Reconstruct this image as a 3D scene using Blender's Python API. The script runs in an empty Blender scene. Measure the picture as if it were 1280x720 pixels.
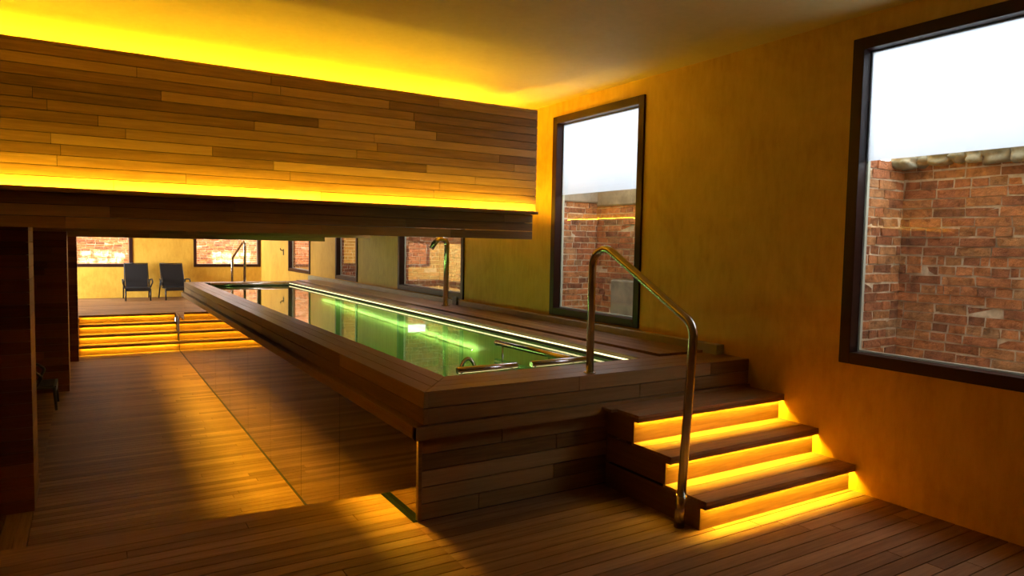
import bpy, bmesh, math, random
from mathutils import Vector, Matrix
C = bpy.context.scene.collection
PI = math.pi

# ------------------------------------------------------------------ materials
def new_mat(name):
    m = bpy.data.materials.new(name); m.use_nodes = True
    nt = m.node_tree; nt.nodes.clear()
    out = nt.nodes.new('ShaderNodeOutputMaterial')
    return m, nt, out
def N(nt, t, **kw):
    n = nt.nodes.new(t)
    for k, v in kw.items():
        if k in n.inputs: n.inputs[k].default_value = v
        else: setattr(n, k, v)
    return n
def L(nt, a, ao, b, bi): nt.links.new(a.outputs[ao], b.inputs[bi])
def ramp(nt, stops):
    r = nt.nodes.new('ShaderNodeValToRGB'); e = r.color_ramp.elements
    while len(e) < len(stops): e.new(0.5)
    for i, (p, c) in enumerate(stops): e[i].position = p; e[i].color = (*c, 1)
    return r
def math_n(nt, op, a=None, b=None):
    n = nt.nodes.new('ShaderNodeMath'); n.operation = op
    if a is not None: n.inputs[0].default_value = a
    if b is not None: n.inputs[1].default_value = b
    return n

def wood(name, axis, dark, mid, light, rough=0.42, spec=0.45, grain=1.0, tone=0.66):
    """planks told apart by their own mesh island; grain runs along axis"""
    m, nt, out = new_mat(name)
    tc = N(nt, 'ShaderNodeTexCoord'); geo = N(nt, 'ShaderNodeNewGeometry')
    off = N(nt, 'ShaderNodeVectorMath', operation='SCALE'); off.inputs[0].default_value = (31.7, 17.3, 23.9)
    L(nt, geo, 'Random Per Island', off, 'Scale')
    add = N(nt, 'ShaderNodeVectorMath', operation='ADD'); L(nt, tc, 'Object', add, 0); L(nt, off, 0, add, 1)
    sc = {'X': (1.1, 22, 22), 'Y': (22, 1.1, 22), 'Z': (22, 22, 1.1)}[axis]
    mp = N(nt, 'ShaderNodeMapping'); mp.inputs['Scale'].default_value = sc; L(nt, add, 0, mp, 'Vector')
    n1 = N(nt, 'ShaderNodeTexNoise', Scale=1.6, Detail=6.0, Roughness=0.62, Distortion=0.6); L(nt, mp, 0, n1, 'Vector')
    n2 = N(nt, 'ShaderNodeTexNoise', Scale=7.5, Detail=4.0, Roughness=0.7); L(nt, mp, 0, n2, 'Vector')
    # board tone = island random mixed with grain
    a = math_n(nt, 'MULTIPLY', b=tone); L(nt, geo, 'Random Per Island', a, 0)
    b = math_n(nt, 'MULTIPLY_ADD', b=0.75 * grain); L(nt, n1, 'Fac', b, 0); L(nt, a, 0, b, 2)
    c = math_n(nt, 'MULTIPLY_ADD', b=0.35 * grain); L(nt, n2, 'Fac', c, 0); L(nt, b, 0, c, 2)
    s = math_n(nt, 'SUBTRACT', b=0.28 * grain + 0.13 + (tone - 0.85) * 0.5); L(nt, c, 0, s, 0)
    r = ramp(nt, [(0.0, dark), (0.45, mid), (1.0, light)]); L(nt, s, 0, r, 0)
    bs = N(nt, 'ShaderNodeBsdfPrincipled', Roughness=rough)
    bs.inputs['Specular IOR Level'].default_value = spec
    L(nt, r, 0, bs, 'Base Color')
    rr = math_n(nt, 'MULTIPLY_ADD', b=0.22); rr.inputs[2].default_value = rough - 0.11; L(nt, n1, 'Fac', rr, 0); L(nt, rr, 0, bs, 'Roughness')
    bp = N(nt, 'ShaderNodeBump', Strength=0.12, Distance=0.004); L(nt, n2, 'Fac', bp, 'Height'); L(nt, bp, 0, bs, 'Normal')
    L(nt, bs, 0, out, 0); return m

def simple(name, col, rough=0.5, metal=0.0, spec=0.5, noise=0.0, nscale=6.0, bump=0.0):
    m, nt, out = new_mat(name)
    bs = N(nt, 'ShaderNodeBsdfPrincipled', Roughness=rough, Metallic=metal)
    bs.inputs['Specular IOR Level'].default_value = spec
    bs.inputs['Base Color'].default_value = (*col, 1)
    if noise > 0 or bump > 0:
        tc = N(nt, 'ShaderNodeTexCoord')
        n = N(nt, 'ShaderNodeTexNoise', Scale=nscale, Detail=6.0, Roughness=0.6, Distortion=0.4); L(nt, tc, 'Object', n, 'Vector')
        if noise > 0:
            r = ramp(nt, [(0.3, tuple(c * (1 - noise) for c in col)), (0.7, tuple(min(1, c * (1 + noise)) for c in col))])
            L(nt, n, 'Fac', r, 0); L(nt, r, 0, bs, 'Base Color')
        if bump > 0:
            bp = N(nt, 'ShaderNodeBump', Strength=bump, Distance=0.01); L(nt, n, 'Fac', bp, 'Height'); L(nt, bp, 0, bs, 'Normal')
    L(nt, bs, 0, out, 0); return m

def plaster(name, c1, c2, c3, rough=0.55):
    m, nt, out = new_mat(name)
    tc = N(nt, 'ShaderNodeTexCoord')
    n = N(nt, 'ShaderNodeTexNoise', Scale=1.3, Detail=9.0, Roughness=0.62, Distortion=0.9); L(nt, tc, 'Object', n, 'Vector')
    mp = N(nt, 'ShaderNodeMapping'); mp.inputs['Scale'].default_value = (9, 9, 2.6); L(nt, tc, 'Object', mp, 'Vector')
    n2 = N(nt, 'ShaderNodeTexNoise', Scale=2.2, Detail=7.0, Roughness=0.65); L(nt, mp, 0, n2, 'Vector')
    a = math_n(nt, 'MULTIPLY_ADD', b=0.4); L(nt, n2, 'Fac', a, 0)
    b = math_n(nt, 'MULTIPLY', b=0.6); L(nt, n, 'Fac', b, 0); L(nt, b, 0, a, 2)
    r = ramp(nt, [(0.34, c1), (0.5, c2), (0.68, c3)]); L(nt, a, 0, r, 0)
    bs = N(nt, 'ShaderNodeBsdfPrincipled', Roughness=rough); bs.inputs['Specular IOR Level'].default_value = 0.35
    L(nt, r, 0, bs, 'Base Color')
    bp = N(nt, 'ShaderNodeBump', Strength=0.08, Distance=0.01); L(nt, a, 0, bp, 'Height'); L(nt, bp, 0, bs, 'Normal')
    L(nt, bs, 0, out, 0); return m

def led(name, col, strength):
    m, nt, out = new_mat(name)
    e = N(nt, 'ShaderNodeEmission', Strength=strength); e.inputs['Color'].default_value = (*col, 1)
    L(nt, e, 0, out, 0); return m

def pane_mat(name, tint=(0.93, 0.95, 0.93), ior=1.5, rough=0.0, boost=1.0):
    """thin clear sheet: lets light straight through, mirrors by its Fresnel share"""
    m, nt, out = new_mat(name)
    t = N(nt, 'ShaderNodeBsdfTransparent'); t.inputs[0].default_value = (*tint, 1)
    g = N(nt, 'ShaderNodeBsdfGlossy', Roughness=rough); g.inputs['Color'].default_value = (1, 1, 1, 1)
    f = N(nt, 'ShaderNodeFresnel', IOR=ior)
    mu = math_n(nt, 'MULTIPLY', b=boost); mu.use_clamp = True; L(nt, f, 0, mu, 0)
    mx = N(nt, 'ShaderNodeMixShader'); L(nt, mu, 0, mx, 0); L(nt, t, 0, mx, 1); L(nt, g, 0, mx, 2)
    L(nt, mx, 0, out, 0); return m, nt, g, t, f

DK, MD, LT = (0.080, 0.042, 0.015), (0.250, 0.142, 0.052), (0.47, 0.295, 0.118)
M = {}
M['deckX'] = wood('deck_wood_x', 'X', (0.075, 0.036, 0.016), (0.175, 0.088, 0.040), (0.34, 0.19, 0.092), 0.56, 0.07, 1.25, 0.5)
M['deckY'] = wood('deck_wood_y', 'Y', (0.075, 0.036, 0.016), (0.175, 0.088, 0.040), (0.34, 0.19, 0.092), 0.56, 0.07, 1.25, 0.5)
M['cladX'] = wood('cladding_wood_x', 'X', DK, MD, LT, 0.45, 0.4, 1.0)
M['cladY'] = wood('cladding_wood_y', 'Y', DK, MD, LT, 0.45, 0.4, 1.0)
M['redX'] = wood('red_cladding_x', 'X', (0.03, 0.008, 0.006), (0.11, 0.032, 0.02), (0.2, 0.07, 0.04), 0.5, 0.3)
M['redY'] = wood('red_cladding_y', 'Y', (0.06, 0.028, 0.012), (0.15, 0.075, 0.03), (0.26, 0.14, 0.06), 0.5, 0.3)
M['rimX'] = wood('rim_wood_x', 'X', (0.075, 0.038, 0.017), (0.18, 0.095, 0.044), (0.31, 0.175, 0.085), 0.33, 0.5)
M['rimY'] = wood('rim_wood_y', 'Y', (0.075, 0.038, 0.017), (0.18, 0.095, 0.044), (0.31, 0.175, 0.085), 0.33, 0.5)
M['frame'] = simple('dark_window_frame', (0.030, 0.010, 0.008), 0.4, 0, 0.25, 0.2, 12)
M['under'] = simple('dark_underlay', (0.012, 0.007, 0.005), 0.8)
M['wall'] = plaster('ochre_plaster', (0.52, 0.29, 0.036), (0.64, 0.385, 0.055), (0.73, 0.465, 0.082))
M['ceil'] = plaster('cream_ceiling', (0.60, 0.46, 0.20), (0.64, 0.50, 0.23), (0.68, 0.54, 0.26), 0.7)
M['steel'] = simple('brushed_steel', (0.62, 0.58, 0.52), 0.22, 1.0, 0.5, 0.06, 40)
M['curb'] = simple('satin_steel_curb', (0.40, 0.41, 0.32), 0.28, 0.1, 0.6, 0.08, 5)
M['black'] = simple('black_metal', (0.012, 0.011, 0.012), 0.35, 0.0, 0.5)
M['sling'] = simple('grey_sling', (0.016, 0.016, 0.02), 0.5, 0.0, 0.12, 0.1, 60, 0.05)
M['led'] = led('amber_led', (1.0, 0.62, 0.024), 200.0)
M['led_cove'] = led('amber_cove_led', (1.0, 0.54, 0.012), 165.0)
M['led_ledge'] = led('amber_ledge_led', (1.0, 0.60, 0.025), 300.0)
M['led_end'] = led('amber_end_led', (1.0, 0.55, 0.012), 200.0)
M['led_far'] = led('amber_step_led', (1.0, 0.60, 0.02), 120.0)
M['led_side'] = led('amber_side_led', (1.0, 0.54, 0.018), 480.0)
M['led_pool'] = led('pale_pool_led', (1.0, 0.88, 0.42), 2.3)
M['water_fill'] = led('green_water_fill', (0.58, 1.0, 0.28), 16.0)
M['streak_fill'] = led('green_streak_fill', (0.74, 1.0, 0.40), 75.0)
M['mirror'] = simple('grey_mirror', (0.80, 0.76, 0.70), 0.035, 1.0)
M['greenglass'] = simple('green_glass_edge', (0.002, 0.006, 0.004), 0.25, 0.0, 0.3)
M['stone'] = simple('lichen_stone', (0.19, 0.18, 0.12), 0.85, 0, 0.3, 0.45, 9, 0.6)
M['mortar'] = simple('mortar', (0.55, 0.43, 0.29), 0.9, 0, 0.2, 0.25, 18, 0.5)
M['concrete'] = simple('rough_concrete', (0.22, 0.19, 0.13), 0.85, 0, 0.3, 0.35, 5, 0.5)
M['plastic'] = simple('dark_plastic', (0.02, 0.02, 0.018), 0.4)
M['glass'], *_ = pane_mat('window_glass', (0.95, 0.96, 0.95), 1.5, 0.0, 2.0)

# frosted film
m, nt, out = new_mat('frosted_film')
tr = N(nt, 'ShaderNodeBsdfTranslucent'); tr.inputs['Color'].default_value = (0.62, 0.645, 0.67, 1)
df = N(nt, 'ShaderNodeBsdfDiffuse'); df.inputs['Color'].default_value = (0.85, 0.88, 0.9, 1)
mx = N(nt, 'ShaderNodeMixShader'); mx.inputs[0].default_value = 0.12
L(nt, tr, 0, mx, 1); L(nt, df, 0, mx, 2); L(nt, mx, 0, out, 0); M['film'] = m

# bricks: each brick is an island
m, nt, out = new_mat('old_red_brick')
geo = N(nt, 'ShaderNodeNewGeometry'); tc = N(nt, 'ShaderNodeTexCoord')
r1 = ramp(nt, [(0.0, (0.25, 0.105, 0.05)), (0.3, (0.43, 0.155, 0.06)), (0.6, (0.56, 0.215, 0.075)), (0.85, (0.49, 0.225, 0.085)), (1.0, (0.40, 0.22, 0.105))])
L(nt, geo, 'Random Per Island', r1, 0)
n1 = N(nt, 'ShaderNodeTexNoise', Scale=14.0, Detail=8.0, Roughness=0.7); L(nt, tc, 'Object', n1, 'Vector')
r2 = ramp(nt, [(0.30, (0.26, 0.24, 0.23)), (0.50, (0.80, 0.80, 0.80)), (0.70, (1.2, 1.14, 1.08))]); L(nt, n1, 'Fac', r2, 0)
mxc = N(nt, 'ShaderNodeMix', data_type='RGBA', blend_type='MULTIPLY'); mxc.inputs[0].default_value = 1.0
L(nt, r1, 0, mxc, 6); L(nt, r2, 0, mxc, 7)
bs = N(nt, 'ShaderNodeBsdfPrincipled', Roughness=0.85); bs.inputs['Specular IOR Level'].default_value = 0.25
L(nt, mxc, 2, bs, 'Base Color')
bp = N(nt, 'ShaderNodeBump', Strength=1.0, Distance=0.03); L(nt, n1, 'Fac', bp, 'Height'); L(nt, bp, 0, bs, 'Normal')
L(nt, bs, 0, out, 0); M['brick'] = m

# pool water: thin Fresnel sheet with faint ripples
wm, nt, g, t, f = pane_mat('pool_water', (0.80, 0.95, 0.72), 1.33, 0.0, 1.0)
tc = N(nt, 'ShaderNodeTexCoord')
n = N(nt, 'ShaderNodeTexNoise', Scale=3.2, Detail=2.0, Roughness=0.5); L(nt, tc, 'Object', n, 'Vector')
bp = N(nt, 'ShaderNodeBump', Strength=0.05, Distance=0.012); L(nt, n, 'Fac', bp, 'Height'); L(nt, bp, 0, g, 'Normal'); L(nt, bp, 0, f, 'Normal')
M['water'] = wm
# pool tiles
m, nt, out = new_mat('green_mosaic')
tc = N(nt, 'ShaderNodeTexCoord')
br = N(nt, 'ShaderNodeTexBrick', Scale=1.0, offset=0.0)
for k, v in (('Brick Width', 0.05), ('Row Height', 0.05), ('Mortar Size', 0.0022)): br.inputs[k].default_value = v
br.inputs['Color1'].default_value = (0.20, 0.30, 0.11, 1); br.inputs['Color2'].default_value = (0.25, 0.36, 0.13, 1); br.inputs['Mortar'].default_value = (0.13, 0.19, 0.09, 1)
L(nt, tc, 'Object', br, 'Vector')
bs = N(nt, 'ShaderNodeBsdfPrincipled', Roughness=0.5); L(nt, br, 'Color', bs, 'Base Color'); L(nt, bs, 0, out, 0); M['tile'] = m

# ------------------------------------------------------------------ mesh helpers
class MB:
    def __init__(s): s.v = []; s.f = []; s.smooth = set()
    def box(s, x0, x1, y0, y1, z0, z1, j=0.0, rnd=None):
        b = len(s.v)
        for z in (z0, z1):
            for x, y in ((x0, y0), (x1, y0), (x1, y1), (x0, y1)):
                p = [x, y, z]
                if j: p = [c + rnd.uniform(-j, j) for c in p]
                s.v.append(tuple(p))
        for q in ((0, 3, 2, 1), (4, 5, 6, 7), (0, 1, 5, 4), (1, 2, 6, 5), (2, 3, 7, 6), (3, 0, 4, 7)):
            s.f.append(tuple(b + i for i in q))
    def prism(s, pts, z0, z1):
        """pts: plan polygon, anticlockwise"""
        b = len(s.v); n = len(pts)
        for z in (z0, z1):
            for x, y in pts: s.v.append((x, y, z))
        s.f.append(tuple(b + i for i in reversed(range(n)))); s.f.append(tuple(b + n + i for i in range(n)))
        for i in range(n):
            k = (i + 1) % n; s.f.append((b + i, b + k, b + n + k, b + n + i))
    def extrude_x(s, prof, x0, x1):
        """prof: polygon of (y, z)"""
        b = len(s.v); n = len(prof)
        for x in (x0, x1):
            for y, z in prof: s.v.append((x, y, z))
        s.f.append(tuple(b + i for i in range(n))); s.f.append(tuple(b + n + i for i in reversed(range(n))))
        for i in range(n):
            k = (i + 1) % n; s.f.append((b + k, b + i, b + n + i, b + n + k))
    def tube(s, path, r, seg=14, cap=True, rend=None):
        P = [Vector(p) for p in path]; n = len(P); b = len(s.v)
        t0 = (P[1] - P[0]).normalized()
        up = Vector((0, 0, 1)) if abs(t0.z) < 0.9 else Vector((1, 0, 0))
        nrm = (up - t0 * up.dot(t0)).normalized(); prev = t0
        for i in range(n):
            t = (P[min(i + 1, n - 1)] - P[max(i - 1, 0)]).normalized()
            ax = prev.cross(t)
            if ax.length > 1e-7:
                nrm = Matrix.Rotation(prev.angle(t), 3, ax.normalized()) @ nrm
            nrm = (nrm - t * nrm.dot(t)).normalized(); prev = t
            bi = t.cross(nrm)
            rr = r[i] if isinstance(r, (list, tuple)) else r
            for k in range(seg):
                a = 2 * PI * k / seg
                s.v.append(tuple(P[i] + (nrm * math.cos(a) + bi * math.sin(a)) * rr))
        for i in range(n - 1):
            for k in range(seg):
                k2 = (k + 1) % seg
                s.smooth.add(len(s.f)); s.f.append((b + i * seg + k, b + i * seg + k2, b + (i + 1) * seg + k2, b + (i + 1) * seg + k))
        if cap:
            s.f.append(tuple(b + k for k in reversed(range(seg)))); s.f.append(tuple(b + (n - 1) * seg + k for k in range(seg)))
    def build(s, name, mat, parent=None, bevel=0.0, seg=2):
        me = bpy.data.meshes.new(name); me.from_pydata(s.v, [], s.f); me.update()
        for i in s.smooth: me.polygons[i].use_smooth = True
        o = bpy.data.objects.new(name, me); C.objects.link(o)
        me.materials.append(mat)
        if parent is not None:
            o.parent = parent
            p = parent; off = Vector((0, 0, 0))
            while p is not None: off += Vector(p.location); p = p.parent
            o.location = (0, 0, 0)
            if off.length > 0: me.transform(Matrix.Translation(-off))
        if bevel > 0:
            md = o.modifiers.new('bevel', 'BEVEL'); md.width = bevel; md.segments = seg; md.limit_method = 'ANGLE'
        return o

def fillet(pts, rad, n=8):
    """round the corners of a polyline"""
    P = [Vector(p) for p in pts]; out = [P[0]]
    for i in range(1, len(P) - 1):
        a, b, c = P[i - 1], P[i], P[i + 1]; r = rad[i - 1] if isinstance(rad, (list, tuple)) else rad
        d1 = (a - b).normalized(); d2 = (c - b).normalized(); ang = d1.angle(d2)
        if ang > PI - 0.02: out.append(b); continue
        t = min(r / math.tan(ang / 2), (a - b).length * 0.49 if i > 1 else (a - b).length * 0.9, (c - b).length * 0.49 if i < len(P) - 2 else (c - b).length * 0.9)
        r2 = t * math.tan(ang / 2)
        cen = b + (d1 + d2).normalized() * (r2 / math.sin(ang / 2))
        p0 = b + d1 * t; p1 = b + d2 * t; v0 = p0 - cen; v1 = p1 - cen; tot = v0.angle(v1); ax = v0.cross(v1).normalized()
        for k in range(n + 1): out.append(cen + Matrix.Rotation(tot * k / n, 3, ax) @ v0)
    out.append(P[-1]); return out

def planks(mb, ua, va, na, u0, u1, v0, v1, n0, n1, width, lmin, lmax, rnd, gap=0.0035, jit=0.0):
    """boards lying side by side: length along ua, width along va, thickness along na"""
    k = max(1, round((v1 - v0) / width)); w = (v1 - v0) / k
    for i in range(k):
        u = u0 - rnd.uniform(0, lmin * 0.9) if lmax < (u1 - u0) else u0
        while u < u1 - 1e-6:
            e = u + rnd.uniform(lmin, lmax)
            if e - u0 < 0.25 and e < u1: e += lmin * 0.6
            if u1 - e < 0.18: e = u1
            a, b = max(u, u0), min(e, u1)
            if b - a > 0.02:
                r = {}
                dn = rnd.uniform(-jit, jit)
                r[ua] = (a + (0 if a <= u0 else gap * 0.4), b - (0 if b >= u1 else gap * 0.4))
                r[va] = (v0 + i * w + gap / 2, v0 + (i + 1) * w - gap / 2)
                r[na] = (n0 + (dn if n0 < n1 and jit else 0) * 0, n1 + dn)
                X, Y, Z = r['x'], r['y'], r['z']
                mb.box(min(X), max(X), min(Y), max(Y), min(Z), max(Z))
            u = e
    return mb

def tag(o, label=None, cat=None, group=None, kind=None):
    if label: o['label'] = label
    if cat: o['category'] = cat
    if group: o['group'] = group
    if kind: o['kind'] = kind
    return o
def thing(name, loc, label, cat, group=None):
    o = bpy.data.objects.new(name, None); C.objects.link(o); o.location = loc; o.empty_display_size = 0.1
    return tag(o, label, cat, group)
def struct(o): o['kind'] = 'structure'; return o
def root_struct(name, loc):
    o = bpy.data.objects.new(name, None); C.objects.link(o); o.location = loc; o.empty_display_size = 0.1
    return struct(o)
def one(name, mat, parent, *box, bevel=0.0):
    b = MB(); b.box(*box); return b.build(name, mat, parent, bevel)

def strip(name, mat, parent, x0, x1, y0, y1, z0, z1, step=0.25):
    """a light strip cut into short connected lengths, so that near lengths are sampled well"""
    ax = 0 if (x1 - x0) >= max(y1 - y0, z1 - z0) else (1 if (y1 - y0) >= (z1 - z0) else 2)
    lo, hi = [x0, y0, z0], [x1, y1, z1]; n = max(1, round((hi[ax] - lo[ax]) / step)); o = [i for i in range(3) if i != ax]
    b = MB()
    for i in range(n + 1):
        for u, v in ((0, 0), (1, 0), (1, 1), (0, 1)):
            p = [0, 0, 0]; p[ax] = lo[ax] + (hi[ax] - lo[ax]) * i / n; p[o[0]] = (lo, hi)[u][o[0]]; p[o[1]] = (lo, hi)[v][o[1]]; b.v.append(tuple(p))
    for i in range(n):
        for k in range(4): b.f.append((4 * i + k, 4 * i + (k + 1) % 4, 4 * i + 4 + (k + 1) % 4, 4 * i + 4 + k))
    b.f += [(3, 2, 1, 0), tuple(4 * n + k for k in range(4))]
    me = b.build(name, mat, parent); bm = bmesh.new(); bm.from_mesh(me.data); bmesh.ops.recalc_face_normals(bm, faces=bm.faces); bm.to_mesh(me.data); bm.free()
    return me

# ------------------------------------------------------------------ key measures (metres)
XW = 2.79            # right wall face
ZC = 3.187           # ceiling
ZL = -0.725          # lower floor
ZP = 0.7675          # pool rim
YB = 17.9            # back wall
XL = -4.6; YF = -7.2 # unseen left wall and wall behind the camera

# ------------------------------------------------------------------ floors
R = random.Random(11)
b = MB(); planks(b, 'x', 'y', 'z', XL, -0.034, YF, 0.0, -0.03, 0.0, 0.0929, 1.3, 2.9, R, 0.0062)
planks(b, 'x', 'y', 'z', -0.034, XW, YF, -0.002, -0.03, 0.0, 0.0929, 1.3, 2.9, R, 0.0062)
planks(b, 'x', 'y', 'z', XL, -0.034, 0.0, 0.465, -0.03, 0.0, 0.0929, 1.3, 2.9, R, 0.0062)
b.prism([(XL, 0.467), (-0.034, 0.467), (-0.034, 0.527), (XL, 0.90)], -0.03, 0.0)
fl = struct(b.build('floor', M['deckX']))
b = MB(); b.box(XL, XW, YF, 0.06, -0.12, -0.032); b.box(0.03, XW, 0.06, 13.3, -0.12, -0.04); b.box(XL, -0.034, 0.0, 0.50, ZL - 0.1, -0.032)
struct(b.build('floor_underlay', M['under']))
b = MB(); planks(b, 'x', 'y', 'z', -2.05, -0.002, 0.50, 12.42, ZL - 0.03, ZL, 0.0929, 1.1, 2.4, R, 0.0055)
planks(b, 'x', 'y', 'z', XL, -2.052, 4.0, 12.42, ZL - 0.03, ZL, 0.0929, 1.1, 2.4, R, 0.004)
struct(b.build('floor_lower', M['deckX']))
b = MB(); planks(b, 'y', 'x', 'z', 0.5, 3.998, XL, -2.054, ZL - 0.03, ZL, 0.0929, 1.6, 3.0, R, 0.004)
struct(b.build('floor_lower_border', M['deckY']))
b = MB(); b.box(XL, -1.803, 12.40, 13.30, ZL - 0.03, -0.031); b.box(-1.803, 0.0, 13.285, 13.30, ZL - 0.03, -0.031); struct(b.build('trim_4', M['redX']))
one('floor_lower_underlay', M['under'], None, XL, XW, 0.5, 13.4, ZL - 0.12, ZL - 0.031)['kind'] = 'structure'
b = MB(); planks(b, 'x', 'y', 'z', XL, XW, 13.245, YB, -0.03, 0.0, 0.0929, 1.4, 2.9, R, 0.004); planks(b, 'x', 'y', 'z', XL, -1.803, 12.40, 13.245, -0.03, 0.0, 0.0929, 1.4, 2.9, R, 0.004)
planks(b, 'x', 'y', 'z', 0.012, XW, 11.58, 13.245, -0.03, 0.0, 0.0929, 1.4, 2.9, R, 0.004)
struct(b.build('floor_rear', M['deckX']))
b = MB(); b.box(XL, XW, 13.3, YB, -0.12, -0.031); b.box(0.012, XW, 11.58, 13.3, -0.12, -0.031)
struct(b.build('floor_rear_underlay', M['under']))

# ------------------------------------------------------------------ shell
def wall_with_holes(name, axis, a0, a1, z0, z1, t0, t1, holes, mat):
    """wall running along axis ('y' or 'x'), thickness t0..t1, holes (a, b, za, zb)"""
    b = MB(); xs = sorted({a0, a1, *[h[0] for h in holes], *[h[1] for h in holes]}); zs = sorted({z0, z1, *[h[2] for h in holes], *[h[3] for h in holes]})
    for i in range(len(xs) - 1):
        for k in range(len(zs) - 1):
            ca, cz = (xs[i] + xs[i + 1]) / 2, (zs[k] + zs[k + 1]) / 2
            if any(h[0] < ca < h[1] and h[2] < cz < h[3] for h in holes): continue
            if axis == 'y': b.box(t0, t1, xs[i], xs[i + 1], zs[k], zs[k + 1])
            else: b.box(xs[i], xs[i + 1], t0, t1, zs[k], zs[k + 1])
    me = b.build(name, mat)
    bm = bmesh.new(); bm.from_mesh(me.data); bmesh.ops.remove_doubles(bm, verts=bm.verts, dist=1e-5)
    seen = {}
    for f in bm.faces: seen.setdefault(tuple(sorted(v.index for v in f.verts)), []).append(f)
    bmesh.ops.delete(bm, geom=[f for fs in seen.values() if len(fs) > 1 for f in fs], context='FACES')
    bm.to_mesh(me.data); bm.free()
    return struct(me)

WZ0, WZ1 = 0.862, 3.035
RW = [(-2.27, -0.798), (1.243, 2.708), (4.80, 7.16), (9.21, 10.57), (12.52, 14.55)]   # windows of the right wall
BW = [(-2.6, -0.58), (0.943, 2.775)]                                                   # windows of the back wall
TW = 0.13
wall_with_holes('wall_right', 'y', YF, YB + TW, ZL - 0.1, ZC, XW, XW + TW, [(a, c, WZ0, WZ1) for a, c in RW], M['wall'])
wall_with_holes('wall_back', 'x', XL, XW, -0.2, ZC, YB, YB + TW, [(a, c, WZ0 - 0.02, WZ1) for a, c in BW], M['wall'])
wall_with_holes('wall_left', 'y', YF, YB + TW, ZL - 0.1, ZC, XL - 0.15, XL, [(13.7, 17.5, 0.12, 2.8)], M['wall'])
b = MB(); b.box(XL - 0.15, XW + TW, YF - 0.15, YF, ZL - 0.1, ZC); struct(b.build('wall_front', M['wall']))
b = MB(); b.box(XL - 0.15, XW + TW, YF - 0.15, YB + TW, ZC, ZC + 0.16); struct(b.build('ceiling', M['ceil']))

# ------------------------------------------------------------------ windows
def window(n, axis, a0, a1, z0, z1, film=None):
    """frame 75 mm wide, glass set back; film = bottom height of the frosted film"""
    w, d0, d1, g = 0.078, -0.022, 0.105, 0.062
    base = XW if axis == 'y' else YB
    r = root_struct('window_%d' % n, (base, (a0 + a1) / 2, z0) if axis == 'y' else ((a0 + a1) / 2, base, z0))
    def bx(m, p0, p1, q0, q1, za, zb):
        if axis == 'y': m.box(base + q0, base + q1, p0, p1, za, zb)
        else: m.box(p0, p1, base + q0, base + q1, za, zb)
    f = MB()
    bx(f, a0, a0 + w, d0, d1, z0, z1); bx(f, a1 - w, a1, d0, d1, z0, z1)
    bx(f, a0 + w, a1 - w, d0, d1, z0, z0 + w); bx(f, a0 + w, a1 - w, d0, d1, z1 - w, z1)
    fr = f.build('window_frame', M['frame'], r, 0.004)
    s = MB(); h = w + 0.014                                   # glazing bead
    bx(s, a0 + w, a0 + h, g + 0.006, d1 - 0.012, z0 + w, z1 - w); bx(s, a1 - h, a1 - w, g + 0.006, d1 - 0.012, z0 + w, z1 - w)
    bx(s, a0 + h, a1 - h, g + 0.006, d1 - 0.012, z0 + w, z0 + h); bx(s, a0 + h, a1 - h, g + 0.006, d1 - 0.012, z1 - h, z1 - w)
    s.build('glazing_bead', M['curb'], fr)
    p = MB(); bx(p, a0 + w - 0.004, a1 - w + 0.004, g, g + 0.0015, z0 + w - 0.004, z1 - w + 0.004)
    # single sheet: only the room-side face is kept
    po = p.build('glass_pane', M['glass'], r)
    bm = bmesh.new(); bm.from_mesh(po.data)
    c = sum((f.calc_center_median() for f in bm.faces), Vector()) / len(bm.faces)
    big = max(f.calc_area() for f in bm.faces)
    fs = sorted([f for f in bm.faces if f.calc_area() > big * 0.99], key=lambda f: f.calc_center_median().x if axis == 'y' else f.calc_center_median().y)
    bmesh.ops.delete(bm, geom=[f for f in bm.faces if f is not fs[0]], context='FACES'); bm.to_mesh(po.data); bm.free()
    if film:
        k = MB(); bx(k, a0 + w, a1 - w, g + 0.003, g + 0.0036, film, z1 - w)
        k.build('frosted_film', M['film'], r)
    return r
r9 = root_struct('window_8', (XL, 15.6, 0.12))  # window added in the unseen left wall to let light onto the rear deck
b = MB(); b.box(XL - 0.12, XL + 0.02, 13.7, 13.78, 0.12, 2.8); b.box(XL - 0.12, XL + 0.02, 17.42, 17.5, 0.12, 2.8); b.box(XL - 0.12, XL + 0.02, 13.78, 17.42, 0.12, 0.2); b.box(XL - 0.12, XL + 0.02, 13.78, 17.42, 2.72, 2.8); b.box(XL - 0.12, XL + 0.02, 15.56, 15.64, 0.2, 2.72)
b.build('window_frame', M['frame'], r9)
b = MB(); b.v = [(XL - 0.06, 13.75, 0.17), (XL - 0.06, 17.45, 0.17), (XL - 0.06, 17.45, 2.75), (XL - 0.06, 13.75, 2.75)]; b.f = [(0, 1, 2, 3)]; b.build('glass_pane', M['glass'], r9)
FILM = 2.20
for i, (a, c) in enumerate(RW): window(i + 1, 'y', a, c, WZ0, WZ1, FILM + 0.03 if i == 0 else (FILM - 0.015 if i == 1 else None))
for i, (a, c) in enumerate(BW): window(i + 6, 'x', a, c, WZ0 - 0.02, WZ1)

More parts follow.
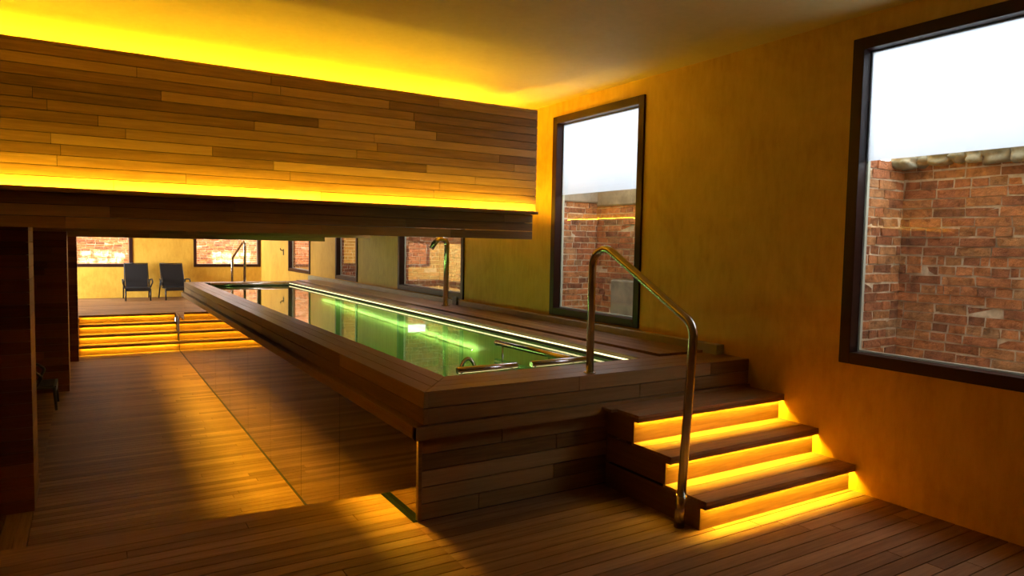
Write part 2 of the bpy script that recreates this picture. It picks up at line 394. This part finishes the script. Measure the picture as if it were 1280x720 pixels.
# ------------------------------------------------------------------ courtyard brickwork beyond the panes
def brick_face(bricks, mort, axis, pos, inward, a0, a1, z0, z1, rnd, skip=None):
    """wall face at pos on the other axis; inward = +1/-1 direction the face looks"""
    ch, bl = 0.0685, 0.222
    nz = int((z1 - z0) / ch); 
    for i in range(nz):
        z = z0 + i * ch
        head = rnd.random() < 0.3
        L0 = bl * (0.5 if head else 1.0)
        a = a0 - rnd.uniform(0, L0)
        while a < a1:
            e = a + (L0 if rnd.random() > 0.12 else L0 * 0.5) * rnd.uniform(0.97, 1.04)
            p, q = max(a, a0), min(e, a1)
            if q - p > 0.022 and not (skip and skip((p + q) / 2, z)):
                d = rnd.uniform(0.002, 0.010); g = 0.0055
                t0, t1 = sorted((pos - inward * 0.03, pos + inward * d))
                zz = z + rnd.uniform(-0.002, 0.002)
                if axis == 'y': bricks.box(t0, t1, p + g, q - g, zz + g, zz + ch - g, 0.0045, rnd)
                else: bricks.box(p + g, q - g, t0, t1, zz + g, zz + ch - g, 0.0045, rnd)
            a = e
    t0, t1 = sorted((pos - inward * 0.2, pos))
    if axis == 'y': mort.box(t0, t1, a0, a1, z0, z0 + nz * ch)
    else: mort.box(a0, a1, t0, t1, z0, z0 + nz * ch)
    return z0 + nz * ch

def rocks(name, pts, rnd, mat):
    bm = bmesh.new()
    for (x, y, z, sx, sy, sz) in pts:
        g = bmesh.ops.create_icosphere(bm, subdivisions=3, radius=1.0)['verts']
        ph = [rnd.uniform(0, 6) for _ in range(6)]
        for v in g:
            c = v.co; k = 1 + 0.16 * math.sin(3 * c.x + ph[0]) * math.sin(3.3 * c.y + ph[1]) + 0.10 * math.sin(6 * c.z + ph[2] + 2 * c.x) + 0.05 * math.sin(11 * c.x + ph[3]) * math.cos(9 * c.y + ph[4])
            c = Vector((max(-0.8, min(0.8, c.x)), max(-0.8, min(0.8, c.y)), max(-0.75, min(0.75, c.z)))) * k
            v.co = Vector((x + c.x * sx, y + c.y * sy, z + c.z * sz))
    me = bpy.data.meshes.new(name); bm.to_mesh(me); bm.free(); me.materials.append(mat)
    for p in me.polygons: p.use_smooth = True
    o = bpy.data.objects.new(name, me); C.objects.link(o); return struct(o)

XO = XW + TW
def lightwell(name, y0, y1, xd, ztop, seed, ret_top=None, skip=None):
    rnd = random.Random(seed); br, mo = MB(), MB()
    zt = brick_face(br, mo, 'y', xd, -1, y0, y1, 0.30, ztop, rnd, skip)
    brick_face(br, mo, 'x', y1, -1, XO, xd, 0.30, ret_top or ztop, rnd)
    brick_face(br, mo, 'x', y0, 1, XO, xd, 0.30, ret_top or ztop, rnd)
    mo.box(XO, xd, y0, y1, 0.2, 0.80)
    r = root_struct('wall_courtyard_%s' % name, (xd, (y0 + y1) / 2, 0.3))
    br.build('brickwork', M['brick'], r); mo.build('mortar_bed', M['mortar'], r)
    return zt
lightwell('first', -2.75, -0.72, 3.6, 2.30, 5)
R = random.Random(3)
pts = []
y = -0.78
while y > -2.7:
    w = R.uniform(0.10, 0.2); pts.append((3.64, y - w / 2, 2.295 + R.uniform(-0.015, 0.015), 0.13, w * 0.72, R.uniform(0.06, 0.09))); y -= w * 0.95
pts.append((3.50, -0.76, 2.275, 0.11, 0.10, 0.06))
rocks('trim_1', pts, R, M['stone'])
lightwell('second', 1.0, 2.93, 3.6, 2.2, 8, None, lambda a, z: (1.95 < a < 2.62 and z < 1.2))
b = MB(); b.box(3.575, 3.7, 1.0, 2.93, 2.10, 2.42); b.box(3.0, 3.7, 2.90, 3.05, 2.14, 2.40); o = struct(b.build('trim_2', M['concrete'], None, 0.02))
b = MB(); b.box(3.57, 3.66, 1.97, 2.62, 0.8, 1.25); o = struct(b.build('trim_3', M['concrete'], None, 0.02))
lightwell('third', 4.5, 7.5, 3.7, 2.9, 14)
lightwell('fourth', 8.9, 10.9, 3.7, 2.9, 15)
lightwell('fifth', 12.2, 14.9, 3.9, 2.9, 16)
rnd = random.Random(21); br, mo = MB(), MB()
brick_face(br, mo, 'x', 19.35, -1, -3.4, 3.5, 0.2, 2.75, rnd)
brick_face(br, mo, 'y', 3.5, -1, YB + TW, 19.35, 0.2, 2.75, rnd)
brick_face(br, mo, 'y', -3.4, 1, YB + TW, 19.35, 0.2, 2.75, rnd)
mo.box(-3.4, 3.5, YB + TW, 19.35, 0.1, 0.5)
r = root_struct('wall_courtyard_back', (0, 19.35, 0.2)); br.build('brickwork', M['brick'], r); mo.build('mortar_bed', M['mortar'], r)

# ------------------------------------------------------------------ bulkhead beam
R = random.Random(7)
beam = thing('wooden_bulkhead', (0, 2.4, 1.68), 'huge wood clad beam spanning the room above the pool, glowing along its ledge and top', 'beam')
b = MB(); planks(b, 'x', 'z', 'y', XL, 2.218, 1.966, 2.945, 2.205, 2.184, 0.0755, 0.9, 2.1, R, 0.0048)
b.build('upper_panel', M['cladX'], beam)
b = MB(); planks(b, 'x', 'y', 'z', XL, 2.218, 2.184, 2.24, 2.947, 2.968, 0.056, 1.4, 2.6, R, 0.003); b.build('top_rail', M['cladX'], beam)
b = MB(); b.box(XL, 2.10, 2.206, 2.24, 1.80, 2.946); b.box(XL, 2.10, 2.24, 6.9, 1.83, 2.80); b.box(2.10, 2.216, 2.206, 2.225, 1.966, 2.946); b.build('core', M['under'], beam)
b = MB(); planks(b, 'y', 'z', 'x', 2.226, 6.9, 1.966, 2.80, 2.10, 2.13, 0.0755, 1.0, 2.0, R, 0.003); b.build('end_panel', M['cladY'], beam)
b = MB(); b.box(XL, 2.19, 2.092, 2.204, 1.932, 1.944); b.box(XL, 2.19, 2.092, 2.106, 1.944, 1.962)
b.box(2.10, 2.19, 2.204, 6.9, 1.932, 1.944); b.box(2.178, 2.19, 2.204, 6.9, 1.944, 1.952)
b.build('ledge', M['cladX'], beam, 0.003)
b = MB(); planks(b, 'x', 'z', 'y', XL, 2.176, 1.682, 1.930, 2.205, 2.176, 0.0825, 1.2, 2.6, R, 0.0048); b.build('lower_panel', M['cladX'], beam)
strip('light_strip', M['led_ledge'], beam, XL + 0.1, 2.185, 2.1075, 2.1115, 1.9455, 1.960)
strip('end_light_strip', M['led_end'], beam, 2.135, 2.16, 2.23, 6.85, 1.948, 1.957)
strip('cove_light_strip', M['led_cove'], beam, XL + 0.1, 2.05, 3.02, 3.08, 2.803, 2.815)
b = MB(); planks(b, 'x', 'z', 'y', XL, 2.2, 1.692, 1.83, 6.9, 6.93, 0.07, 1.5, 3.0, R, 0.003); b.box(XL, 2.2, 6.93, 7.1, 1.692, 1.9); b.build('middle_drop', M['cladX'], beam)
b = MB(); planks(b, 'x', 'z', 'y', XL, 2.2, 1.630, 1.83, 9.37, 9.4, 0.07, 1.5, 3.0, R, 0.003); b.box(XL, 2.2, 9.4, 9.6, 1.63, 1.9); b.box(XL, 2.2, 7.1, 9.6, 1.9, 2.8); b.build('rear_drop', M['cladX'], beam)

# ------------------------------------------------------------------ wooden pillars on the left
def pillar(x1, y0, y1, seed, label):
    rnd = random.Random(seed)
    t = thing('wooden_pillar', (x1 - 0.5, (y0 + y1) / 2, ZL), label, 'pillar', 'wood clad pillars along the left side')
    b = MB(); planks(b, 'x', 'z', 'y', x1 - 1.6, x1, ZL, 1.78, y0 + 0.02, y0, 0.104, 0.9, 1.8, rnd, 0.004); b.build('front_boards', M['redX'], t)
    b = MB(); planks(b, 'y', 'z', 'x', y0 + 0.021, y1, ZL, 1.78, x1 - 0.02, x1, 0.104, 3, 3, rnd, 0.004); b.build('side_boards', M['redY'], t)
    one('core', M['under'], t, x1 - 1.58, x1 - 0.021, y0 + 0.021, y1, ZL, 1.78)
pillar(-2.045, 3.41, 3.99, 1, 'nearest dark wood clad pillar at the left edge of the photo')
pillar(-1.893, 8.75, 9.36, 2, 'second wood clad pillar, just behind the dark chair in the niche')
pillar(-1.80, 11.68, 12.0, 3, 'slim far wood clad pillar beside the glowing rear steps')
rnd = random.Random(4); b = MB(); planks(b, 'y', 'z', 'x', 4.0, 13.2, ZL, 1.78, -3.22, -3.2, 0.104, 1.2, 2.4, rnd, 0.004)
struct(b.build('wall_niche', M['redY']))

# ------------------------------------------------------------------ pool
R = random.Random(19)
pool = thing('swimming_pool', (1.4, 5.8, ZL), 'long raised wooden lap pool with green water and a mirrored side', 'swimming pool')
IX0, IX1, IY0, IY1 = 0.335, 1.985, 0.36, 11.22       # inner opening
OX0, OY0, OY1 = 0.012, -0.03, 11.56
# rim: three mitred boards on the left, front and far side
def mitre(side, mat, name):
    b = MB(); n = 3
    for i in range(n):
        s, e = i / n, (i + 1) / n; g = 0.003
        lx0, lx1 = OX0 + (IX0 - OX0) * s + g, OX0 + (IX0 - OX0) * e - g
        fy0, fy1 = OY0 + (IY0 - OY0) * s + g, OY0 + (IY0 - OY0) * e - g
        by0, by1 = OY1 + (IY1 - OY1) * s - g, OY1 + (IY1 - OY1) * e + g
        if side == 'left': b.prism([(lx0, fy0), (lx1, fy1), (lx1, by1), (lx0, by0)], ZP - 0.022, ZP)
        if side == 'front': b.prism([(lx0 + 2 * g, fy0), (XW, fy0), (XW, fy1), (lx1 + 2 * g, fy1)], ZP - 0.022, ZP)
        if side == 'far': b.prism([(lx1 + 2 * g, by1), (XW, by1), (XW, by0), (lx0 + 2 * g, by0)], ZP - 0.022, ZP)
    return b.build(name, mat, pool)
mitre('left', M['rimY'], 'side_rim'); mitre('front', M['rimX'], 'front_rim'); mitre('far', M['rimX'], 'rear_rim')
b = MB(); planks(b, 'y', 'x', 'z', IY0 + 0.004, IY1 - 0.004, IX1 + 0.03, 2.215, ZP - 0.022, ZP, 0.095, 1.8, 3.0, R, 0.004); b.build('inner_walkway', M['rimY'], pool)
b = MB(); planks(b, 'y', 'x', 'z', IY0 + 0.004, OY1, 2.217, 2.70, ZP - 0.022, ZP + 0.02, 0.12, 1.8, 3.0, R, 0.004); b.build('raised_walkway', M['rimY'], pool)
# carcass under the boards
b = MB(); zt = ZP - 0.023
b.box(OX0 + 0.03, IX0 - 0.004, 0.05, OY1 - 0.03, 0.0, zt); b.box(IX0 - 0.004, XW, 0.05, IY0 - 0.004, 0.0, zt)
b.box(IX1 + 0.03, XW, IY0, OY1 - 0.03, 0.0, zt); b.box(IX0, IX1 + 0.03, IY1 + 0.004, OY1 - 0.03, 0.0, zt); b.build('carcass', M['under'], pool)
# fascia
b = MB(); planks(b, 'y', 'z', 'x', OY0 + 0.001, OY1, 0.574, ZP - 0.0005, OX0 + 0.028, OX0, 0.097, 1.6, 3.4, R, 0.006); b.build('side_fascia', M['cladY'], pool)
b = MB(); planks(b, 'x', 'z', 'y', OX0 + 0.03, XW, 0.574, ZP - 0.0005, OY0 + 0.03, OY0, 0.097, 1.0, 2.2, R, 0.006); b.build('front_fascia', M['cladX'], pool)
b = MB(); planks(b, 'y', 'z', 'x', -0.05, OY1, 0.494, 0.572, -0.032, -0.044, 0.08, 1.8, 3.4, R, 0.003); b.box(-0.0315, 0.04, -0.05, OY1, 0.531, 0.5715); b.build('side_skirt_board', M['cladY'], pool)
b = MB(); planks(b, 'x', 'z', 'y', -0.044, XW, 0.494, 0.572, 0.0, -0.0505, 0.08, 1.4, 3.0, R, 0.003); b.box(-0.044, 0.03, -0.0503, -0.0005, 0.4945, 0.5715); b.build('front_skirt_board', M['cladX'], pool)
b = MB(); planks(b, 'x', 'z', 'y', 0.020, XW, 0.0, 0.492, 0.03, 0.0, 0.0985, 0.9, 2.0, R, 0.0065); b.build('plinth', M['cladX'], pool)
b = MB(); b.box(-0.006, 0.018, -0.004, 0.03, 0.0, 0.493); b.build('corner_post', M['cladX'], pool, 0.003)
b = MB(); b.box(0.02, 0.4, OY1 - 0.03, OY1, 0.0, 0.574); b.box(0.03, XW, OY1 - 0.03, OY1, 0.0, ZP - 0.024); b.build('rear_fascia', M['cladX'], pool)
# mirror panels below the overhang
yy = 0.032; ends = [0.53, 1.49, 2.61, 3.85, 5.05, 6.30, 7.55, 8.80, 10.05, 11.53]
for e in ends:
    one('mirror_panel', M['mirror'], pool, 0.0, 0.008, yy + (0.003 if yy > 0.6 else 0), e - (0.003 if e > 0.6 else 0), ZL - 0.03 if yy > 0.5 else -0.03, 0.530); yy = e
one('mirror_panel', M['mirror'], pool, 0.0, 0.008, 11.536, 12.38, ZL, -0.002)
b = MB(); b.box(0.0085, 0.03, 0.03, 13.2, ZL - 0.03, -0.05); b.box(0.0085, 0.03, 0.03, 11.5, -0.05, 0.530); b.build('mirror_backing', M['under'], pool)
one('base_channel', M['under'], pool, -0.009, -0.0005, 0.53, 12.38, ZL, ZL + 0.005)
one('floor_channel', M['greenglass'], pool, -0.0325, -0.001, 0.0, 0.527, -0.03, 0.002)['label'] = 'dark green glass edge in the floor'
strip('overhang_light_strip', M['led_side'], pool, -0.025, -0.012, 0.05, 11.2, 0.525, 0.530)
# basin, bench, water
b = MB(); w = 0.02; ZB = -0.35; top = 0.742
b.box(IX0, IX1, IY0, IY1, ZB - w, ZB)
b.box(IX0 - 0.002, IX0 + w, IY0, IY1, ZB, top); b.box(IX1, IX1 + w, IY0, IY1, ZB, 0.70); b.box(IX0 + w, IX1, IY0, IY0 + w, ZB, 0.70); b.box(IX0 + w, IX1, IY1 - w, IY1, ZB, 0.70)
b.build('basin', M['tile'], pool)
one('underwater_bench', M['tile'], pool, 1.25, IX1 - 0.002, 2.55, 3.1, ZB, 0.30, bevel=0.005)
one('underwater_step', M['tile'], pool, IX0 + w, IX1 - 0.002, IY0 + w, 1.2, ZB, 0.2, bevel=0.005)
me = bpy.data.meshes.new('water'); zw = 0.705
me.from_pydata([(x - 1.4, y - 5.8, zw - ZL) for x, y in ((IX0 + 0.02, IY0 + 0.02), (IX1, IY0 + 0.02), (IX1, IY1 - 0.02), (IX0 + 0.02, IY1 - 0.02))], [], [(0, 1, 2, 3)])
me.materials.append(M['water']); o = bpy.data.objects.new('water', me); C.objects.link(o); o.parent = pool; o['label'] = 'still green water'
# lights of the pool edge
strip('edge_light_strip', M['led_pool'], pool, IX1 + 0.004, IX1 + 0.016, 0.38, IY1, 0.731, 0.742)
strip('edge_light_strip', M['led_pool'], pool, 0.40, 1.60, IY0 + 0.024, IY0 + 0.036, 0.728, 0.742)
strip('added_water_strip', M['water_fill'], pool, IX0 + w + 0.001, IX0 + w + 0.012, 1.4, 10.2, 0.48, 0.54)  # strip added out of view behind the left rim to light the water green
def sloped(q0, q1, hh):
    b = MB()
    for k in range(25):
        y, z = 2.95 + 5.85 * k / 24, 0.475 + 0.09 * k / 24
        for q, dz in ((q0, -hh), (q1, -hh), (q1, hh), (q0, hh)): b.v.append((IX1 - q, y, z + dz))
    for k in range(24):
        for j in range(4): b.f.append((4 * k + j, 4 * k + (j + 1) % 4, 4 * k + 4 + (j + 1) % 4, 4 * k + 4 + j))
    b.f += [(3, 2, 1, 0), (96, 97, 98, 99)]; return b
sloped(0.060, 0.055, 0.007).build('streak_shield', M['tile'], pool)  # plate added to hide the streak emitter from view
b = sloped(0.0545, 0.052, 0.004); b.build('added_water_strip', M['streak_fill'], pool)  # added emitter facing the basin wall, imitating a soft streak of light
b = MB(); b.tube([(0.42, 11.02, 0.735), (0.9, 11.02, 0.735), (1.92, 11.02, 0.735)], 0.045, 16); ro = b.build('cover_roller', M['steel'], pool)

# satin steel upstand along the right wall
b = MB(); b.box(2.702, XW - 0.0005, 0.222, 12.4, ZP - 0.022, 0.846); struct(b.build('baseboard_right', M['curb'], None, 0.003))
sb = MB(); sb.box(2.672, 2.702, 4.80, 4.93, 0.79, 0.90); tag(sb.build('junction_box', M['plastic'], None, 0.006), 'small dark box fixed to the steel upstand under the window beside the spout', 'box')
hk = thing('wall_bracket', (XW, 15.1, 1.3), 'small dark bracket on the right wall near the far corner', 'bracket')
b = MB(); b.box(XW - 0.012, XW, 15.06, 15.14, 1.25, 1.42); b.build('backplate', M['plastic'], hk, 0.004)
b = MB(); b.tube(fillet([(XW - 0.01, 15.1, 1.38), (XW - 0.08, 15.1, 1.38), (XW - 0.08, 15.1, 1.44)], 0.03), 0.012, 8); b.build('hook', M['plastic'], hk)

# ------------------------------------------------------------------ tubular fittings
rail = thing('handrail', (1.285, -0.4, 0), 'tall bent steel handrail rising from the deck to the pool rim beside the steps', 'handrail', 'pool handrails')
path = fillet([(1.272, 0.045, ZP), (1.288, 0.068, 1.70), (1.290, -0.868, 1.19), (1.295, -0.80, 0.0)], [0.13, 0.12], 12)
b = MB(); b.tube(path, 0.026, 18); b.build('bent_tube', M['steel'], rail)
b = MB(); b.tube([(1.2945, -0.8003, 0.0), (1.2938, -0.813, 0.19)], 0.031, 18); b.build('foot_sleeve', M['steel'], rail)
b = MB(); b.tube([(1.272, 0.045, ZP), (1.272, 0.045, ZP + 0.006)], 0.042, 20); b.build('flange', M['steel'], rail)
fr = thing('handrail', (1.1, 11.7, ZP), 'thin steel handrail standing at the far end of the pool', 'handrail', 'pool handrails')
b = MB(); b.tube(fillet([(1.135, 11.42, ZP), (1.145, 11.42, 1.66), (1.03, 12.2, 1.24), (1.015, 12.2, 0.0)], [0.1, 0.1], 10), 0.026, 12); b.build('bent_tube', M['steel'], fr)
for x, y, z in ((1.135, 11.42, ZP), (1.015, 12.2, 0.0)):
    b = MB(); b.tube([(x, y, z), (x, y, z + 0.008)], 0.045, 14); b.build('flange', M['steel'], fr)
zt = ZP + 0.02
sp = thing('water_spout', (2.5, 4.79, zt), 'bent steel swan neck water spout on the walkway before the dark framed window', 'spout')
b = MB(); b.tube(fillet([(2.506, 4.79, zt), (2.512, 4.79, 1.675), (2.375, 4.79, 1.695), (2.285, 4.79, 1.565)], [0.085, 0.085], 12), 0.036, 18); b.build('bent_pipe', M['steel'], sp)
b = MB(); b.tube([(2.506, 4.79, zt), (2.506, 4.79, zt + 0.008)], 0.06, 20); b.build('flange', M['steel'], sp)
def grab(p0, p1, label, brackets, ends=True):
    P0, P1 = Vector(p0), Vector(p1); d = (P1 - P0).normalized()
    t = thing('grab_rail', tuple((P0 + P1) / 2), label, 'grab rail', 'grab rails inside the pool')
    b = MB(); b.tube([P0, P0 + d * 0.004, P1 - d * 0.004, P1], [0.020, 0.024, 0.024, 0.020], 16); b.build('bar', M['steel'], t)
    for u, dx, dy, dz in brackets:
        q = P0 + (P1 - P0) * u
        b = MB(); b.tube([q, q + Vector((0, 0, dz * 0.6)), q + Vector((dx, dy, dz))], 0.008, 8); b.build('bracket', M['steel'], t)
grab((0.450, 0.412, 0.785), (0.915, 0.412, 0.785), 'short steel grab bar on the near pool edge, left of the handrail foot', [(0.05, 0, -0.065, -0.05), (0.95, 0, -0.065, -0.05)])
grab((1.035, 0.412, 0.785), (1.56, 0.412, 0.785), 'steel grab bar on the near pool edge, directly behind the handrail foot', [(0.05, 0, -0.065, -0.05), (0.95, 0, -0.065, -0.05)])
grab((1.36, 1.46, 0.785), (1.425, 0.47, 0.785), 'longest steel grab bar, running lengthwise over the water by the light line', [(0.10, 0, 0, -1.135), (0.97, 0, -0.14, -0.05)])
ar = thing('pool_handle', (0.75, 0.8, 0.70), 'small arched steel handle standing in the water behind the left grab bar', 'handle')
b = MB(); b.tube([(0.70, 0.86, 0.2)] + [(0.70 + 0.06 * (1 - math.cos(a)), 0.86 - 0.02 * (1 - math.cos(a)), 0.62 + 0.16 * math.sin(a)) for a in [PI * k / 16 for k in range(17)]] + [(0.82, 0.82, 0.2)], 0.014, 12); b.build('arch', M['steel'], ar)

# ------------------------------------------------------------------ near steps
R = random.Random(23)
st = thing('entry_steps', (2.1, -0.45, 0), 'three wooden steps with glowing amber risers beside the ochre wall', 'steps')
zs = [0.181, 0.364, 0.5505]; ys = [-0.948, -0.661, -0.367]; X0, X1 = 1.353, XW; d = 0.045
for i in range(3):
    y0, z = ys[i], zs[i]; yb = ys[i + 1] + d + 0.02 if i < 2 else -0.052
    n = max(2, round((yb - y0) / 0.11)); w = (yb - y0) / n
    b = MB()
    for k in range(n):
        b.box(X0 - (0.05 if i == 2 and k == n - 1 else 0), X1 - 0.001, y0 + k * w + (0.002 if k else 0), y0 + (k + 1) * w - 0.002, z - 0.019, z)
    b.box(X0, X1 - 0.001, y0, y0 + 0.014, z - 0.046, z - 0.0195)
    b.build('tread', M['deckX'], st, 0.0015, 1)
    zb = 0 if i == 0 else zs[i - 1]
    b = MB(); b.box(X0 + 0.012, X1 - 0.001, y0 + d, y0 + d + 0.02, zb + 0.0005, zb + 0.098); b.box(X0 + 0.012, X1 - 0.001, y0 + d, y0 + d + 0.02, zb + 0.1005, z - 0.02)
    b.build('riser', M['deckX'], st)
    strip('light_strip', M['led'], st, X0 + 0.03, X1 - 0.01, y0 + 0.020, y0 + 0.040, z - 0.0245, z - 0.0195)
    b = MB(); b.box(X0 + 0.002, X0 + 0.0115, y0 + d, -0.052, zb, z - 0.0195); b.box(X0 - 0.004, X0 + 0.012, y0, y0 + d + 0.06, z - 0.046, z - 0.0195); b.build('side_panel', M['redY'], st)
one('core', M['under'], st, X0 + 0.0125, X1 - 0.002, ys[0] + d + 0.021, -0.06, 0.0, zs[0] - 0.02)

# ------------------------------------------------------------------ far steps
R = random.Random(29)
fs = thing('rear_steps', (-0.9, 12.8, ZL), 'four wide steps with glowing amber risers leading up to the rear deck', 'steps')
zs = [ZL + 0.181, ZL + 0.363, ZL + 0.544, 0.0]; ys = [12.38, 12.66, 12.94, 13.20]; X0, X1 = -1.80, -0.002; d = 0.06
for i in range(4):
    y0, z = ys[i], zs[i]; yb = ys[i + 1] + d + 0.02 if i < 3 else 13.242
    b = MB(); w = (yb - y0) / 2
    for k in range(2 if i < 3 else 1):
        b.box(X0, X1, y0 + k * w * (1 if i < 3 else 2), y0 + (k + 1) * w * (1 if i < 3 else 2) - 0.003, z - 0.02, z)
    b.box(X0, X1, y0, y0 + 0.014, z - 0.048, z - 0.0205)
    b.build('tread', M['deckX'], fs)
    zb = ZL if i == 0 else zs[i - 1]
    one('riser', M['deckX'], fs, X0, X1, y0 + d, y0 + d + 0.02, zb + 0.0005, z - 0.021)
    strip('light_strip', M['led_far'], fs, X0 + 0.02, X1 - 0.02, y0 + 0.026, y0 + 0.052, z - 0.028, z - 0.0215)

# ------------------------------------------------------------------ reclining chairs
def make_chair(loc, rz, label):
    t = thing('reclining_chair', (0, 0, 0), label, 'chair', 'black sling reclining chairs')
    W = 0.285
    # local frame: front is -y, floor z = 0
    def prof(x0, x1, pts, th, mat, name):
        b = MB(); n = len(pts); up = []
        for i, (y, z) in enumerate(pts):
            a = Vector(pts[min(i + 1, n - 1)]) - Vector(pts[max(i - 1, 0)]); a.normalize(); nn = Vector((-a.y, a.x))
            up.append((y + nn.x * th / 2, z + nn.y * th / 2))
        dn = []
        for i, (y, z) in enumerate(pts):
            a = Vector(pts[min(i + 1, n - 1)]) - Vector(pts[max(i - 1, 0)]); a.normalize(); nn = Vector((-a.y, a.x))
            dn.append((y - nn.x * th / 2, z - nn.y * th / 2))
        b.extrude_x(up + dn[::-1], x0, x1); return b.build(name, mat, t)
    prof(-W + 0.02, W - 0.02, [(-0.50, 0.325), (-0.35, 0.318), (-0.1, 0.315), (0.04, 0.33)], 0.022, M['sling'], 'seat')
    prof(-W + 0.02, W - 0.02, [(0.05, 0.335), (0.13, 0.50), (0.26, 0.74), (0.37, 0.93)], 0.02, M['sling'], 'backrest')
    b = MB()
    for s in (-1, 1):
        b.tube(fillet([(s * W, -0.52, 0.31), (s * W, 0.05, 0.31), (s * (W - 0.01), 0.385, 0.95)], 0.05), 0.014, 10)
    b.box(-W, W, -0.535, -0.505, 0.25, 0.33); b.tube([(-W + 0.01, 0.385, 0.95), (W - 0.01, 0.385, 0.95)], 0.013, 10)
    b.build('frame', M['black'], t)
    for s in (-1, 1):
        b = MB(); b.tube([(s * W, -0.51, 0.31), (s * W, -0.53, 0.0)], [0.021, 0.018], 10); b.build('leg', M['black'], t)
        b = MB(); b.tube([(s * (W + 0.02), 0.10, 0.50), (s * (W + 0.02), 0.42, 0.0)], [0.020, 0.017], 10); b.build('leg', M['black'], t)
        b = MB(); b.tube(fillet([(s * W, -0.30, 0.31), (s * (W + 0.06), -0.38, 0.47), (s * (W + 0.055), -0.30, 0.545), (s * (W + 0.05), 0.02, 0.535), (s * (W + 0.02), 0.2, 0.50)], 0.04), 0.019, 10); b.build('armrest', M['black'], t)
    t.location = loc; t.rotation_euler = (0, 0, rz)
    return t
def copy_tree(o, parent=None):
    c = o.copy(); C.objects.link(c)
    if parent is not None: c.parent = parent
    for ch in list(o.children): copy_tree(ch, c)
    return c
c1 = make_chair((-0.52, 17.25, 0), 0.0, 'black reclining chair on the rear deck, in full view left of its neighbour')
c2 = copy_tree(c1); c2.location = (0.36, 17.2, 0); c2.rotation_euler = (0, 0, 0.08); c2['label'] = 'black reclining chair on the rear deck partly hidden by the pool corner'
c3 = copy_tree(c1); c3.location = (-2.55, 7.75, ZL); c3.rotation_euler = (0, 0, PI / 2); c3['label'] = 'black reclining chair in the dark niche before the second pillar'

# ------------------------------------------------------------------ daylight, added lamps, camera
w = bpy.data.worlds.new('sky'); bpy.context.scene.world = w; w.use_nodes = True
bg = w.node_tree.nodes['Background']; bg.inputs[0].default_value = (0.90, 0.95, 1.0, 1); bg.inputs[1].default_value = 7.6

sk = bpy.data.lights.new('rear_fill', 'AREA'); sk.shape = 'RECTANGLE'; sk.size = 9.0; sk.size_y = 7.0; sk.energy = 8000; sk.color = (1.0, 0.97, 0.92)  # lamp added above the rear courtyard to brighten its brickwork
so = bpy.data.objects.new('rear_fill', sk); C.objects.link(so); so.location = (-0.2, 16.6, 7.5)
sk = bpy.data.lights.new('side_fill', 'AREA'); sk.shape = 'RECTANGLE'; sk.size = 4.5; sk.size_y = 4.0; sk.energy = 2000; sk.color = (1.0, 0.93, 0.82)  # lamp added outside the left wall to brighten the far wall
so = bpy.data.objects.new('side_fill', sk); C.objects.link(so); so.location = (-7.4, 14.2, 1.5); so.rotation_euler = (0, -PI / 2, 0.35)
def patch_lamp(x, z, w):  # small added lamp imitating a reflected sun patch on the back bricks
    g = bpy.data.lights.new('sun_patch_lamp', 'AREA'); g.shape = 'RECTANGLE'; g.size = w; g.size_y = 0.05; g.spread = 0.05; g.energy = 7.0 * w; g.color = (1.0, 0.98, 0.95)
    o = bpy.data.objects.new('sun_patch_lamp', g); C.objects.link(o); o.location = (x, YB + TW + 0.08, z + 1.75)
    o.rotation_euler = (Vector((0, 1.2, -1.75)).to_track_quat('-Z', 'Y')).to_euler()
R = random.Random(5)
for x0, x1 in ((-1.85, -0.80), (1.62, 2.72)):
    for z in (1.20, 1.02):
        x = x0 + R.uniform(0, 0.1)
        while x < x1 - 0.1:
            wd = R.uniform(0.10, 0.26); patch_lamp(x + wd / 2, z + R.uniform(-0.025, 0.025), wd); x += wd + R.uniform(0.03, 0.10)
cam = bpy.data.cameras.new('camera'); co = bpy.data.objects.new('camera', cam); C.objects.link(co)
yaw, pitch, roll, f = -0.5515640, -0.0614614, 0.0187115, 862.3506
fw = Vector((-math.sin(yaw) * math.cos(pitch), math.cos(yaw) * math.cos(pitch), math.sin(pitch)))
rt = Vector((math.cos(yaw), math.sin(yaw), 0)); up = rt.cross(fw)
r2 = rt * math.cos(roll) + up * math.sin(roll); u2 = -rt * math.sin(roll) + up * math.cos(roll)
mw = Matrix((r2, u2, -fw)).transposed().to_4x4(); mw.translation = Vector((-1.62172, -3.62978, 1.62))
co.matrix_world = mw
cam.sensor_width = 36.0; cam.lens = f * 36.0 / 1280.0; cam.clip_start = 0.05; cam.clip_end = 200
S = bpy.context.scene; S.camera = co
S.view_settings.view_transform = 'Standard'; S.view_settings.look = 'None'; S.view_settings.gamma = 1.0
S.view_settings.use_curve_mapping = False; S.view_settings.exposure = 0.0
S.cycles.max_bounces = 12; S.cycles.diffuse_bounces = 5; S.cycles.glossy_bounces = 6; S.cycles.transparent_max_bounces = 16
S.cycles.sample_clamp_indirect = 6.0; S.cycles.use_denoising = True
